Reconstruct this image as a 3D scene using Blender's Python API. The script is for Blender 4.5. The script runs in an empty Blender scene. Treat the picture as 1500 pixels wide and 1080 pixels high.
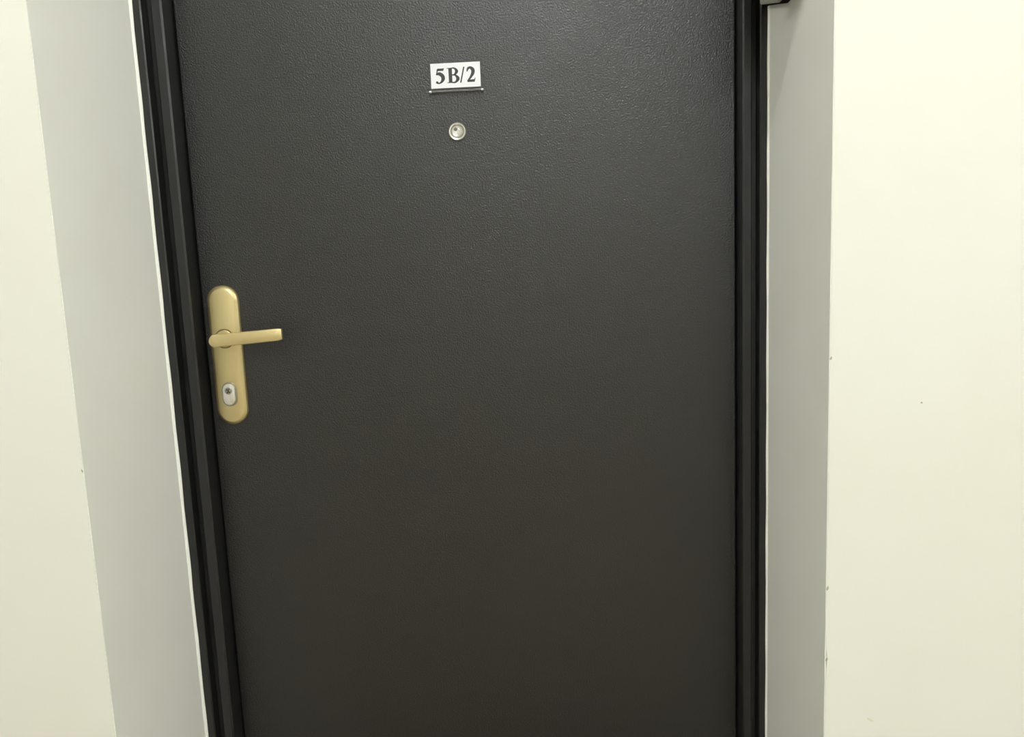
import bpy, bmesh, math, random
from mathutils import Vector, Matrix
random.seed(7)
scene = bpy.context.scene
C = scene.collection

# ------------------------------------------------------------------ camera
# world: x right, y into the wall, z up; front wall face y = 0, door recess 0.26 m deep
YAW, PITCH, ROLL = -0.0372, 0.1347, -0.0425
CAM = Vector((0.1257, -0.9756, 1.15))
FPX = 1100.0
def cam_matrix():
    fwd = Vector((math.sin(YAW)*math.cos(PITCH), math.cos(YAW)*math.cos(PITCH), -math.sin(PITCH)))
    r = Vector((math.cos(YAW), -math.sin(YAW), 0)); u = r.cross(fwd)
    c, s = math.cos(ROLL), math.sin(ROLL)
    r2, u2 = c*r + s*u, -s*r + c*u
    m = Matrix((r2, u2, -fwd)).transposed().to_4x4(); m.translation = CAM
    return m
cam_data = bpy.data.cameras.new('camera'); cam = bpy.data.objects.new('camera', cam_data); C.objects.link(cam)
cam_data.sensor_fit = 'HORIZONTAL'; cam_data.sensor_width = 36.0; cam_data.lens = FPX/1500*36.0
cam_data.clip_start = 0.02
cam.matrix_world = cam_matrix(); scene.camera = cam

# ------------------------------------------------------------------ world, lamps, exposure
w = bpy.data.worlds.new('world'); scene.world = w; w.use_nodes = True
w.node_tree.nodes['Background'].inputs[0].default_value = (1, 0.97, 0.9, 1)
w.node_tree.nodes['Background'].inputs[1].default_value = 0.1
def area(name, loc, size, power, color=(.972, 1.0, 1.015), shape='DISK', rot=(0, 0, 0), sy=None):
    l = bpy.data.lights.new(name, 'AREA'); l.shape = shape; l.size = size
    if sy: l.size_y = sy
    l.energy = power; l.color = color
    o = bpy.data.objects.new(name, l); C.objects.link(o); o.location = loc; o.rotation_euler = rot
    return o
kl = bpy.data.lights.new('downlight', 'POINT'); kl.energy = 30; kl.shadow_soft_size = 0.008; kl.color = (.972, 1.0, 1.015)
ko = bpy.data.objects.new('downlight', kl); C.objects.link(ko); ko.location = (0.16, -0.87, 2.55)
area('ceiling_fill', (0.35, -2.2, 2.59), 0.9, 29, shape='RECTANGLE', sy=0.6)  # unseen fill panel, added for ambient light and the sheen on the leaf
for gx, gw in ((-1.9, 22), (2.35, 42)):                               # unseen side fills, added to brighten the recess sides
    gl = bpy.data.lights.new('side_fill', 'POINT'); gl.energy = gw; gl.shadow_soft_size = 0.12; gl.color = (.972, 1.0, 1.015)
    go = bpy.data.objects.new('side_fill', gl); C.objects.link(go); go.location = (gx, -0.75, 2.42)
vs = scene.view_settings
vs.view_transform = 'Standard'; vs.look = 'None'; vs.gamma = 1.0; vs.use_curve_mapping = False
vs.exposure = -0.07

# ------------------------------------------------------------------ materials
def srgb(h):
    v = [int(h[i:i+2], 16)/255 for i in (0, 2, 4)]
    return tuple(((c/12.92) if c <= .04045 else ((c+.055)/1.055)**2.4) for c in v) + (1,)
def mat(name, col, rough=.5, metal=0., spec=.5, var=None, bump=None, rvar=None, trans=0., ior=1.45, coat=0.):
    """var = (other colour, noise scale, lo, hi); bump = [(scale, strength, distance), ...]; rvar = (scale, lo, hi)"""
    m = bpy.data.materials.new(name); m.use_nodes = True
    nt = m.node_tree; N = nt.nodes; L = nt.links; b = N['Principled BSDF']
    b.inputs['Base Color'].default_value = col
    b.inputs['Roughness'].default_value = rough; b.inputs['Metallic'].default_value = metal
    b.inputs['Specular IOR Level'].default_value = spec; b.inputs['IOR'].default_value = ior
    b.inputs['Transmission Weight'].default_value = trans; b.inputs['Coat Weight'].default_value = coat
    tc = N.new('ShaderNodeTexCoord')
    def noise(scale, detail=4):
        n = N.new('ShaderNodeTexNoise'); n.inputs['Scale'].default_value = scale; n.inputs['Detail'].default_value = detail
        L.new(tc.outputs['Object'], n.inputs['Vector']); return n
    if var:
        n = noise(var[1]); r = N.new('ShaderNodeMapRange')
        r.inputs['From Min'].default_value = var[2]; r.inputs['From Max'].default_value = var[3]
        L.new(n.outputs['Fac'], r.inputs['Value'])
        mx = N.new('ShaderNodeMix'); mx.data_type = 'RGBA'
        mx.inputs[6].default_value = col; mx.inputs[7].default_value = var[0]
        L.new(r.outputs['Result'], mx.inputs[0]); L.new(mx.outputs[2], b.inputs['Base Color'])
    if rvar:
        n = noise(rvar[0]); r = N.new('ShaderNodeMapRange')
        r.inputs['From Min'].default_value = .35; r.inputs['From Max'].default_value = .65
        r.inputs['To Min'].default_value = rvar[1]; r.inputs['To Max'].default_value = rvar[2]
        L.new(n.outputs['Fac'], r.inputs['Value']); L.new(r.outputs['Result'], b.inputs['Roughness'])
    prev = None
    for sc, st, di in (bump or []):
        n = noise(sc, 3); bp = N.new('ShaderNodeBump')
        bp.inputs['Strength'].default_value = st; bp.inputs['Distance'].default_value = di
        L.new(n.outputs['Fac'], bp.inputs['Height'])
        if prev: L.new(prev.outputs['Normal'], bp.inputs['Normal'])
        prev = bp
    if prev: L.new(prev.outputs['Normal'], b.inputs['Normal'])
    return m
M = {}
M['cream'] = mat('cream_wall_paint', (.79, .79, .73, 1), .75, spec=.3, var=((.78, .77, .70, 1), 3.0, .35, .7), bump=[(9, .25, .004), (120, .12, .0006)])
M['grey'] = mat('grey_reveal_paint', (.86, .865, .815, 1), .55, spec=.35, var=((.84, .835, .775, 1), 6.0, .35, .7), bump=[(7, .3, .003), (90, .12, .0006)])
M['white'] = mat('white_sealant', (.9, .9, .84, 1), .45)
M['frame'] = mat('black_frame_paint', (.009, .009, .009, 1), .42, spec=.65, bump=[(60, .1, .001), (700, .1, .0003)], rvar=(14, .3, .45))
M['leaf'] = mat('charcoal_grained_door_skin', (.0030, .0031, .0033, 1), .42, spec=.92, bump=[(380, .95, .0012), (800, .3, .0003), (3, .1, .004)], rvar=(9, .33, .41))
M['rebate_shade'] = mat('rebate_and_shade_black', (.008, .008, .008, 1), .8, spec=.1)  # black for the rebate and for the strip of contact shade
M['brass'] = mat('satin_champagne_brass', (.66, .55, .29, 1), .42, metal=.85, bump=[(500, .08, .0002)], rvar=(60, .38, .48))
M['gap_shade'] = mat('rosette_gap_shade', (.16, .12, .06, 1), .5, metal=.5)  # dark tone of the shaded gap round the rosette
M['nickel'] = mat('polished_nickel', (.80, .78, .74, 1), .25, metal=.9)
M['dark'] = mat('keyhole_dark', (.03, .025, .02, 1), .5)
M['darkmetal'] = mat('dull_steel', (.35, .33, .29, 1), .35, metal=.9)
M['lens'] = mat('lens_glass', (.95, .95, .92, 1), .05, trans=.9, ior=1.5)
M['clear'] = mat('clear_acrylic', (.97, .98, .97, 1), .08, trans=.95, ior=1.3)
M['card'] = mat('white_card', (.90, .92, .95, 1), .5)
M['ink'] = mat('dark_ink', (.045, .046, .052, 1), .6)
M['fit'] = mat('grey_fitting', (.42, .41, .37, 1), .5, spec=.4)
M['ceil'] = mat('ceiling_white', (.85, .85, .80, 1), .8)
M['floor'] = mat('beige_floor_tile', (.42, .35, .25, 1), .35, var=((.37, .31, .22, 1), 5, .35, .7))

# ------------------------------------------------------------------ helpers
def obj(name, bm, m, parent=None, smooth=False):
    bmesh.ops.recalc_face_normals(bm, faces=bm.faces[:])
    me = bpy.data.meshes.new(name); bm.to_mesh(me); bm.free()
    if smooth:
        for p in me.polygons: p.use_smooth = True
        me.set_sharp_from_angle(angle=math.radians(35))
    for q in (m if isinstance(m, (list, tuple)) else [m]): me.materials.append(q)
    o = bpy.data.objects.new(name, me); C.objects.link(o)
    if parent:
        o.parent = parent; o.matrix_parent_inverse = Matrix.Translation(parent.location).inverted()
    return o
def tag(o, label, cat, kind=None):
    o['label'] = label; o['category'] = cat
    if kind: o['kind'] = kind
    return o
def empty(name, loc):
    o = bpy.data.objects.new(name, None); C.objects.link(o); o.location = loc; o.empty_display_size = .05
    return o
def box(bm, x0, x1, y0, y1, z0, z1, bev=0., seg=2):
    r = bmesh.ops.create_cube(bm, size=1.0)
    for v in r['verts']:
        v.co = Vector(((x0+x1)/2 + v.co.x*(x1-x0), (y0+y1)/2 + v.co.y*(y1-y0), (z0+z1)/2 + v.co.z*(z1-z0)))
    if bev:
        es = {e for v in r['verts'] for e in v.link_edges}
        bmesh.ops.bevel(bm, geom=list(es), offset=bev, segments=seg, affect='EDGES', profile=.5)
def loft(bm, rings, cap0=True, cap1=True, closed=True):
    V = [[bm.verts.new(p) for p in r] for r in rings]
    n = len(V[0])
    for a, b in zip(V, V[1:]):
        for i in range(n if closed else n-1):
            j = (i+1) % n; bm.faces.new((a[i], a[j], b[j], b[i]))
    if cap0: bm.faces.new(V[0][::-1])
    if cap1: bm.faces.new(V[-1])
def stadium(cx, cz, wid, hei, y, n=16):
    r = wid/2; s = hei/2 - r; out = []
    for k in range(n+1):
        a = math.pi*k/n; out.append((cx + r*math.cos(a), y, cz + s + r*math.sin(a)))
    for k in range(n+1):
        a = math.pi + math.pi*k/n; out.append((cx + r*math.cos(a), y, cz - s + r*math.sin(a)))
    return out
def disc_ring(cx, cz, r, y, n=32):
    return [(cx + r*math.cos(2*math.pi*k/n), y, cz + r*math.sin(2*math.pi*k/n)) for k in range(n)]
def prism_x(bm, prof, x0, x1):
    loft(bm, [[(x0, y, z) for y, z in prof], [(x1, y, z) for y, z in prof]])

# ------------------------------------------------------------------ the corridor
D = 0.26; OW = 0.5; TOP = 2.14; H = 2.6
XL, XR, YB = -2.4, 2.7, -3.0
bm = bmesh.new(); box(bm, XL, XR, YB, 0.0, -0.1, 0.0)
tag(obj('floor', bm, M['floor']), 'beige corridor floor in front of the dark door', 'floor', 'structure')
bm = bmesh.new(); box(bm, XL, XR, YB, 0.0, H, H+.1)
tag(obj('ceiling', bm, M['ceil']), 'white corridor ceiling above the door', 'ceiling', 'structure')
bm = bmesh.new(); box(bm, XL-.1, XL, YB, 0.0, 0, H)
tag(obj('wall_left', bm, M['cream']), 'cream end wall of the corridor to the left', 'wall', 'structure')
bm = bmesh.new(); box(bm, XR, XR+.1, YB, 0.0, 0, H)
tag(obj('wall_right', bm, M['cream']), 'cream end wall of the corridor to the right', 'wall', 'structure')
bm = bmesh.new(); box(bm, XL, XR, YB-.1, YB, 0, H)
tag(obj('wall_back', bm, M['cream']), 'cream corridor wall opposite the door', 'wall', 'structure')

# the wall the door is set in: one mesh, its arrises slightly uneven where plaster has chipped
def wavy(z, side):
    v = .0007*math.sin(z*23 + side) + .0005*math.sin(z*61 + 2*side) + random.uniform(-.0003, .0003)
    return v
bm = bmesh.new()
chips = {1: (1.0156, .7028, .600), -1: (.899,)}
for s, xe in ((-1, XL), (1, XR)):
    a0, b0, a1, b1 = [], [], [], []
    n = 180
    for k in range(n+1):
        z = H*k/n
        x = s*(OW + .0010) + wavy(z, s)*.6
        for cz in chips[s]:
            if abs(z-cz) < .008: x += s*.0012
        for L_, p in ((a0, (x, 0, z)), (b0, (xe, 0, z)), (a1, (s*(OW+.0025), .40, z)), (b1, (xe, .40, z))):
            L_.append(bm.verts.new(p))
    for k in range(n):
        for p, q in ((a0, b0), (b0, b1), (b1, a1), (a1, a0)):
            bm.faces.new((p[k], q[k], q[k+1], p[k+1]))
    for k in (0, n): bm.faces.new((a0[k], b0[k], b1[k], a1[k]))
box(bm, -OW-.003, OW+.003, 0.0, .40, TOP+.0025, H)
wall = tag(obj('wall_front', bm, M['cream']), 'cream plastered corridor wall around the recessed dark door', 'wall', 'structure')
# small blemishes in the plaster
def blob(name, x, z, rx, rz, m, parent, rot=0):
    bm = bmesh.new(); n = 10; ring = []
    for k in range(n):
        a = 2*math.pi*k/n; f = random.uniform(.75, 1.1)
        px, pz = rx*f*math.cos(a), rz*f*math.sin(a)
        ring.append((x + px*math.cos(rot) - pz*math.sin(rot), z + px*math.sin(rot) + pz*math.cos(rot)))
    loft(bm, [[(a, .0006, b) for a, b in ring], [(a, -.0002, b) for a, b in ring]])
    return obj(name, bm, m, parent)
M['mark'] = mat('plaster_mark', (.42, .38, .28, 1), .8)
M['scuff'] = mat('pale_scuff', (.72, .69, .54, 1), .8)
HOLE, SCUFF = (.6188, .9529), (.563, .5099)
blob('nail_hole', HOLE[0], HOLE[1], .0016, .0014, M['mark'], wall)
for cz, rr_ in ((1.0156, .0028), (.7028, .0034), (.600, .0030)):
    blob('plaster_chip', OW+.0022, cz, .0013, rr_, M['mark'], wall, -.3)
blob('plaster_chip', -OW-.002, .899, .0010, .0028, M['mark'], wall, .2)
blob('scuff', SCUFF[0], SCUFF[1], .006, .0018, M['scuff'], wall, -.5)

# grey painted linings of the recess
def lining(name, x0, x1, z0, z1, label):
    bm = bmesh.new(); box(bm, x0, x1, 0.0008, D+.02, z0, z1)
    return tag(obj(name, bm, M['grey']), label, 'door reveal', 'structure')
tl = lining('trim_1', -OW-.0022, -OW, 0, TOP, 'grey painted side of the door recess beside the brass handle')
tr = lining('trim_2', OW, OW+.0022, 0, TOP, 'grey painted side of the door recess away from the handle')
tt = lining('trim_3', -OW, OW, TOP, TOP+.0022, 'grey painted underside of the recess above the door')
for o, s in ((tl, -1), (tr, 1)):
    bm = bmesh.new(); wdt = .0034 if s < 0 else .0024
    zt = TOP if s < 0 else 1.531
    n = 90; rings = []
    for k in range(n+1):
        z = zt*k/n; q = wdt*(1 + .12*math.sin(z*40) + random.uniform(-.05, .05))
        prof = [(0, .0), (q*.55, .0), (q, -.0012), (q*.8, -.003), (q*.3, -.0045), (0, -.005)]
        rings.append([(s*(OW - u), D + .001 + v, z) for u, v in prof])
    loft(bm, rings)
    b = obj('sealant_bead', bm, M['white'], o, smooth=True); b['label'] = 'white sealant bead along the black frame'

# ------------------------------------------------------------------ door frame (stepped black profile swept round the opening)
prof = [(0, .335), (0, .2620), (.0015, .2600), (.0128, .2600), (.0145, .2620), (.0145, .2800), (.0155, .2815), (.0265, .2815),
        (.0280, .2800), (.0280, .2640), (.0298, .2620), (.0415, .2620), (.0440, .2645), (.0440, .335)]
SL, SR = 1.11, 0.90
bm = bmesh.new()
loft(bm, [[(-OW + u*SL, y, 0) for u, y in prof], [(-OW + u*SL, y, TOP - u) for u, y in prof],
          [(OW - u*SR, y, TOP - u) for u, y in prof], [(OW - u*SR, y, 0) for u, y in prof]])
fr = tag(obj('trim_4', bm, M['frame']), 'black stepped metal frame around the dark door', 'door frame', 'structure')
# rebate behind the leaf
bm = bmesh.new()
box(bm, -OW, OW, .336, .345, 0, TOP)
obj('rebate', bm, M['rebate_shade'], fr)

# ------------------------------------------------------------------ door
LX0, LX1, LY = -.4500, .4592, .30
door = tag(empty('door_1', (0, LY, 0)), 'dark charcoal front door with brass handle and spyhole', 'door', 'structure')
bm = bmesh.new(); box(bm, LX0, LX1, LY, .3345, .008, TOP-.047, bev=.003)
obj('leaf', bm, M['leaf'], door)

# handle set
HX, HZ = -.4114, 1.0485
bm = bmesh.new(); pc = (1.1393+.8976)/2; ph = .2417; pw = .0539
loft(bm, [stadium(HX, pc, pw, ph, LY-.0002), stadium(HX, pc, pw, ph, LY-.0045), stadium(HX, pc, pw-.0022, ph-.0022, LY-.0065),
          stadium(HX, pc, pw-.0115, ph-.0115, LY-.0098), stadium(HX, pc, pw-.0135, ph-.0135, LY-.0102)])
plate = obj('handle_plate', bm, M['brass'], door, smooth=True); plate['label'] = 'long rounded champagne brass backplate'
PY = LY - .0102
bm = bmesh.new()
loft(bm, [disc_ring(HX, HZ, .0168, PY+.001), disc_ring(HX, HZ, .0168, PY-.0006), disc_ring(HX, HZ, .0162, PY-.0008)])
obj('gap_shade_ring', bm, M['gap_shade'], plate)  # dark ring standing in for the shaded groove at the rosette
bm = bmesh.new()
loft(bm, [disc_ring(HX, HZ, .0150, PY+.001), disc_ring(HX, HZ, .0150, PY-.0030), disc_ring(HX, HZ, .0138, PY-.0040)])
obj('rosette', bm, M['brass'], plate, smooth=True)
bm = bmesh.new()
loft(bm, [disc_ring(HX, HZ, .0086, PY-.002, 24), disc_ring(HX, HZ, .0082, LY-.05, 24)])
obj('neck', bm, M['brass'], plate, smooth=True)
# lever: rounded at the hub end, square and slightly turned in at the tip
bm = bmesh.new(); rings = []
Lx0, Lx1 = -.4170, -.2968
ns = 26
for k in range(ns+1):
    t = k/ns
    x = Lx0 + (Lx1-Lx0)*(t**1.6 if t < .5 else (.5**1.6 + (t-.5)*(1-.5**1.6)/.5))
    f = (x-Lx0)/(Lx1-Lx0)
    zc = 1.0487 + f*.0070
    hh = .0106 - .0004*f
    dx = x - Lx0
    if dx < hh: hh = math.sqrt(max(hh*hh - (hh-dx)**2, 1e-8)) + .0006
    yf = .2390 + .0045*max(0, (f-.62)/.38)**1.5
    th = .0105 - .002*f
    if k >= ns-1: 
        if k == ns: hh -= .0012; yf += .0008; th -= .0016
    b = min(.0016, hh*.3)
    ring = [(x, yf, zc-hh+b), (x, yf, zc+hh-b), (x, yf+b*.4, zc+hh-b*.3), (x, yf+b, zc+hh), (x, yf+th-b, zc+hh), (x, yf+th, zc+hh-b),
            (x, yf+th, zc-hh+b), (x, yf+th-b, zc-hh), (x, yf+b, zc-hh), (x, yf+b*.4, zc-hh+b*.3)]
    rings.append(ring)
loft(bm, rings)
lev = obj('lever', bm, M['brass'], plate, smooth=True); lev['label'] = 'champagne brass lever pointing right'
# cylinder cover
CZ = .9520
bm = bmesh.new(); cw, ch = .0225, .038
loft(bm, [stadium(HX, CZ, cw+.004, ch+.004, PY+.001), stadium(HX, CZ, cw+.004, ch+.004, PY-.0012), stadium(HX, CZ, cw+.003, ch+.003, PY-.0016)])
obj('lock_collar', bm, M['darkmetal'], plate, smooth=True)
bm = bmesh.new()
loft(bm, [stadium(HX, CZ, cw, ch, PY-.001), stadium(HX, CZ, cw, ch, PY-.0030), stadium(HX, CZ, cw-.0016, ch-.0016, PY-.0042), stadium(HX, CZ, cw-.004, ch-.004, PY-.0046)])
cy = obj('lock_cover', bm, M['nickel'], plate, smooth=True); cy['label'] = 'oval silver lock cylinder cover'
KY = PY - .0046
KZ = CZ + .0065
bm = bmesh.new()
loft(bm, [disc_ring(HX, KZ, .0062, KY+.001, 24), disc_ring(HX, KZ, .0062, KY-.0006, 24), disc_ring(HX, KZ, .0056, KY-.0010, 24)])
obj('lock_core', bm, M['darkmetal'], plate, smooth=True)
bm = bmesh.new()
for a0, wx, lz in ((-.5, .0017, .0095),):
    box(bm, -wx/2, wx/2, KY-.0014, KY-.0008, -lz/2, lz/2)
for dx, dz in ((-.0027, .001), (.0025, -.0012)):
    loft(bm, [[(x+dx, y, z+dz) for x, y, z in disc_ring(0, 0, .0014, KY-.0008, 10)], [(x+dx, y, z+dz) for x, y, z in disc_ring(0, 0, .0014, KY-.0014, 10)]])
bmesh.ops.rotate(bm, verts=bm.verts[:], cent=(0, KY, 0), matrix=Matrix.Rotation(.5, 3, 'Y'))
bmesh.ops.translate(bm, verts=bm.verts[:], vec=(HX, 0, KZ))
obj('keyhole', bm, M['dark'], plate)

# spyhole
SX, SZ = .0051, 1.3742
bm = bmesh.new(); rr = [(.0150, LY+.001), (.0150, LY-.0022), (.0142, LY-.0034), (.0132, LY-.0042), (.0114, LY-.0036), (.0106, LY-.0022), (.0102, LY-.0008)]
loft(bm, [disc_ring(SX, SZ, r, y) for r, y in rr], cap1=True)
spy = obj('spyhole', bm, M['nickel'], door, smooth=True); spy['label'] = 'round silver door spyhole'
bm = bmesh.new()
rr = [(.0100, LY-.0012)] + [(.0100*math.cos(a), LY-.0012-.0032*math.sin(a)) for a in (.25, .5, .8, 1.1, 1.4)]
loft(bm, [disc_ring(SX, SZ, r, y, 24) for r, y in rr])
obj('lens', bm, M['lens'], spy, smooth=True)
bm = bmesh.new()
loft(bm, [disc_ring(SX-.0028, SZ+.0034, .0028, LY-.0009, 20), disc_ring(SX-.0028, SZ+.0034, .0028, LY-.00115, 20)])
obj('lens_tube', bm, M['dark'], spy)

# ------------------------------------------------------------------ number plate "5B/2" in its clear holder
NX, NZ = .0068, 1.4622; NW, NH = .0808, .0389
sign = tag(empty('number_plate', (NX, LY, NZ-NH/2-.005)), 'white door number plate reading 5B/2 above the spyhole', 'sign')
bm = bmesh.new(); box(bm, NX-NW/2-.0012, NX+NW/2+.0012, LY-.0024, LY-.0002, NZ-NH/2-.0045, NZ+NH/2+.001, bev=.0004, seg=1)
obj('holder', bm, M['clear'], sign)
bm = bmesh.new(); box(bm, NX-.0440, NX+.0440, LY-.0062, LY-.0024, NZ-NH/2-.0056, NZ-NH/2-.0036, bev=.0005)
obj('holder_lip', bm, M['clear'], sign)
for s in (-1, 1):
    bm = bmesh.new(); box(bm, NX+s*.0425-.0019, NX+s*.0425+.0019, LY-.0068, LY-.0002, NZ-NH/2-.0060, NZ-NH/2-.0034, bev=.0008)
    obj('lip_end', bm, M['card'], sign)
bm = bmesh.new(); box(bm, NX-NW/2, NX+NW/2, LY-.0050, LY-.0024, NZ-NH/2, NZ+NH/2, bev=.0003, seg=1)
card = obj('card', bm, M['card'], sign)

def crom(P, n=8):
    P = [P[0]] + list(P) + [P[-1]]; out = []
    for i in range(1, len(P)-2):
        p0, p1, p2, p3 = P[i-1:i+3]
        for k in range(n):
            t = k/n
            out.append(tuple(.5*((2*b) + (c-a)*t + (2*a-5*b+4*c-d)*t*t + (-a+3*b-3*c+d)*t**3) for a, b, c, d in zip(p0, p1, p2, p3)))
    out.append(P[-2]); return out
CAP = .0234; LYF = LY - .0050
glyphs = bmesh.new()
def poly(pts, ox, sx):
    loft(glyphs, [[(ox + x*sx, LYF + .0001, NZ - CAP/2 + z*CAP) for x, z in pts], [(ox + x*sx, LYF - .00015, NZ - CAP/2 + z*CAP) for x, z in pts]])
def stroke(P, ox, sx, k=CAP):
    q = crom(P); Lp, Rp = [], []
    for i, (x, z, wd) in enumerate(q):
        a = q[max(i-1, 0)]; b = q[min(i+1, len(q)-1)]
        dx, dz = (b[0]-a[0])*sx, (b[1]-a[1])*k; l = math.hypot(dx, dz) or 1
        nx, nz = -dz/l, dx/l; h = (wd*1.18 + .022)*k/2
        Lp.append((ox + x*sx + nx*h, z*k + nz*h)); Rp.append((ox + x*sx - nx*h, z*k - nz*h))
    for i in range(len(q)-1):
        quad = [Lp[i], Lp[i+1], Rp[i+1], Rp[i]]
        loft(glyphs, [[(x, LYF + .0001, NZ - CAP/2 + z) for x, z in quad], [(x, LYF - .00015, NZ - CAP/2 + z) for x, z in quad]])
def blob_g(cx, cz, r, ox, sx):
    poly([(cx + r*CAP/sx*math.cos(a*math.pi/8), cz + r*math.sin(a*math.pi/8)) for a in range(16)], ox, sx)
x0 = NX - NW/2
ox, sx = x0 + .100*NW, .185*NW                                           # 5
poly([(.24, .99), (.90, .99), (.97, 1.04), (.86, .83), (.20, .83)], ox, sx)
stroke([(.235, .97, .05), (.16, .74, .05), (.09, .56, .05)], ox, sx)
stroke([(.09, .60, .05), (.40, .64, .17), (.72, .50, .20), (.80, .30, .20), (.62, .10, .11), (.35, .01, .06), (.12, .05, .08)], ox, sx)
blob_g(.13, .07, .085, ox, sx)
ox, sx = x0 + .330*NW, .245*NW                                           # B
poly([(.13, 0), (.42, 0), (.42, 1), (.13, 1)], ox, sx)
poly([(.0, .955), (.55, .955), (.55, 1), (.0, 1)], ox, sx)
poly([(.0, 0), (.55, 0), (.55, .045), (.0, .045)], ox, sx)
stroke([(.38, .978, .045), (.62, .965, .07), (.80, .76, .17), (.62, .55, .07), (.38, .525, .045)], ox, sx)
stroke([(.38, .525, .045), (.68, .50, .07), (.88, .27, .19), (.68, .04, .08), (.38, .022, .045)], ox, sx)
ox, sx = x0 + .590*NW, .095*NW                                           # /
poly([(-.04, -.02), (.24, -.02), (1.04, 1.03), (.76, 1.03)], ox, sx)
ox, sx = x0 + .725*NW, .180*NW                                           # 2
stroke([(.06, .70, .04), (.16, .89, .10), (.42, .96, .12), (.70, .82, .19), (.70, .60, .18), (.44, .32, .11), (.08, .06, .06)], ox, sx)
poly([(.03, 0), (.88, 0), (.98, .27), (.91, .27), (.84, .17), (.18, .16)], ox, sx)
obj('lettering', glyphs, M['ink'], sign)

# ------------------------------------------------------------------ grey fitting high on the right reveal
fit = tag(empty('reveal_fitting', (OW, .17, 1.505)), 'grey fitting fixed high on the right side of the door recess', 'fitting')
FT = .0145
bm = bmesh.new(); prism_x(bm, [(.259, 1.534), (.172, 1.5085), (.150, 1.5085), (.150, 1.75), (.259, 1.75)], OW-FT, OW-.0003)
bmesh.ops.bevel(bm, geom=bm.edges[:], offset=.0012, segments=2, affect='EDGES')
obj('body', bm, M['fit'], fit)
bm = bmesh.new(); prism_x(bm, [(.255, 1.531), (.172, 1.507), (.152, 1.507), (.152, 1.511), (.172, 1.511), (.255, 1.535)], OW-FT+.003, OW-.0003)  # black strip drawn as the contact shade under the fitting
obj('contact_shade', bm, M['rebate_shade'], fit)
bm = bmesh.new(); box(bm, OW-.066, OW-.0003, .094, .1502, 1.5095, 1.75, bev=.0012)  # unseen block, thickened to cast the slanted shadow on the reveal
obj('cover', bm, M['fit'], fit)
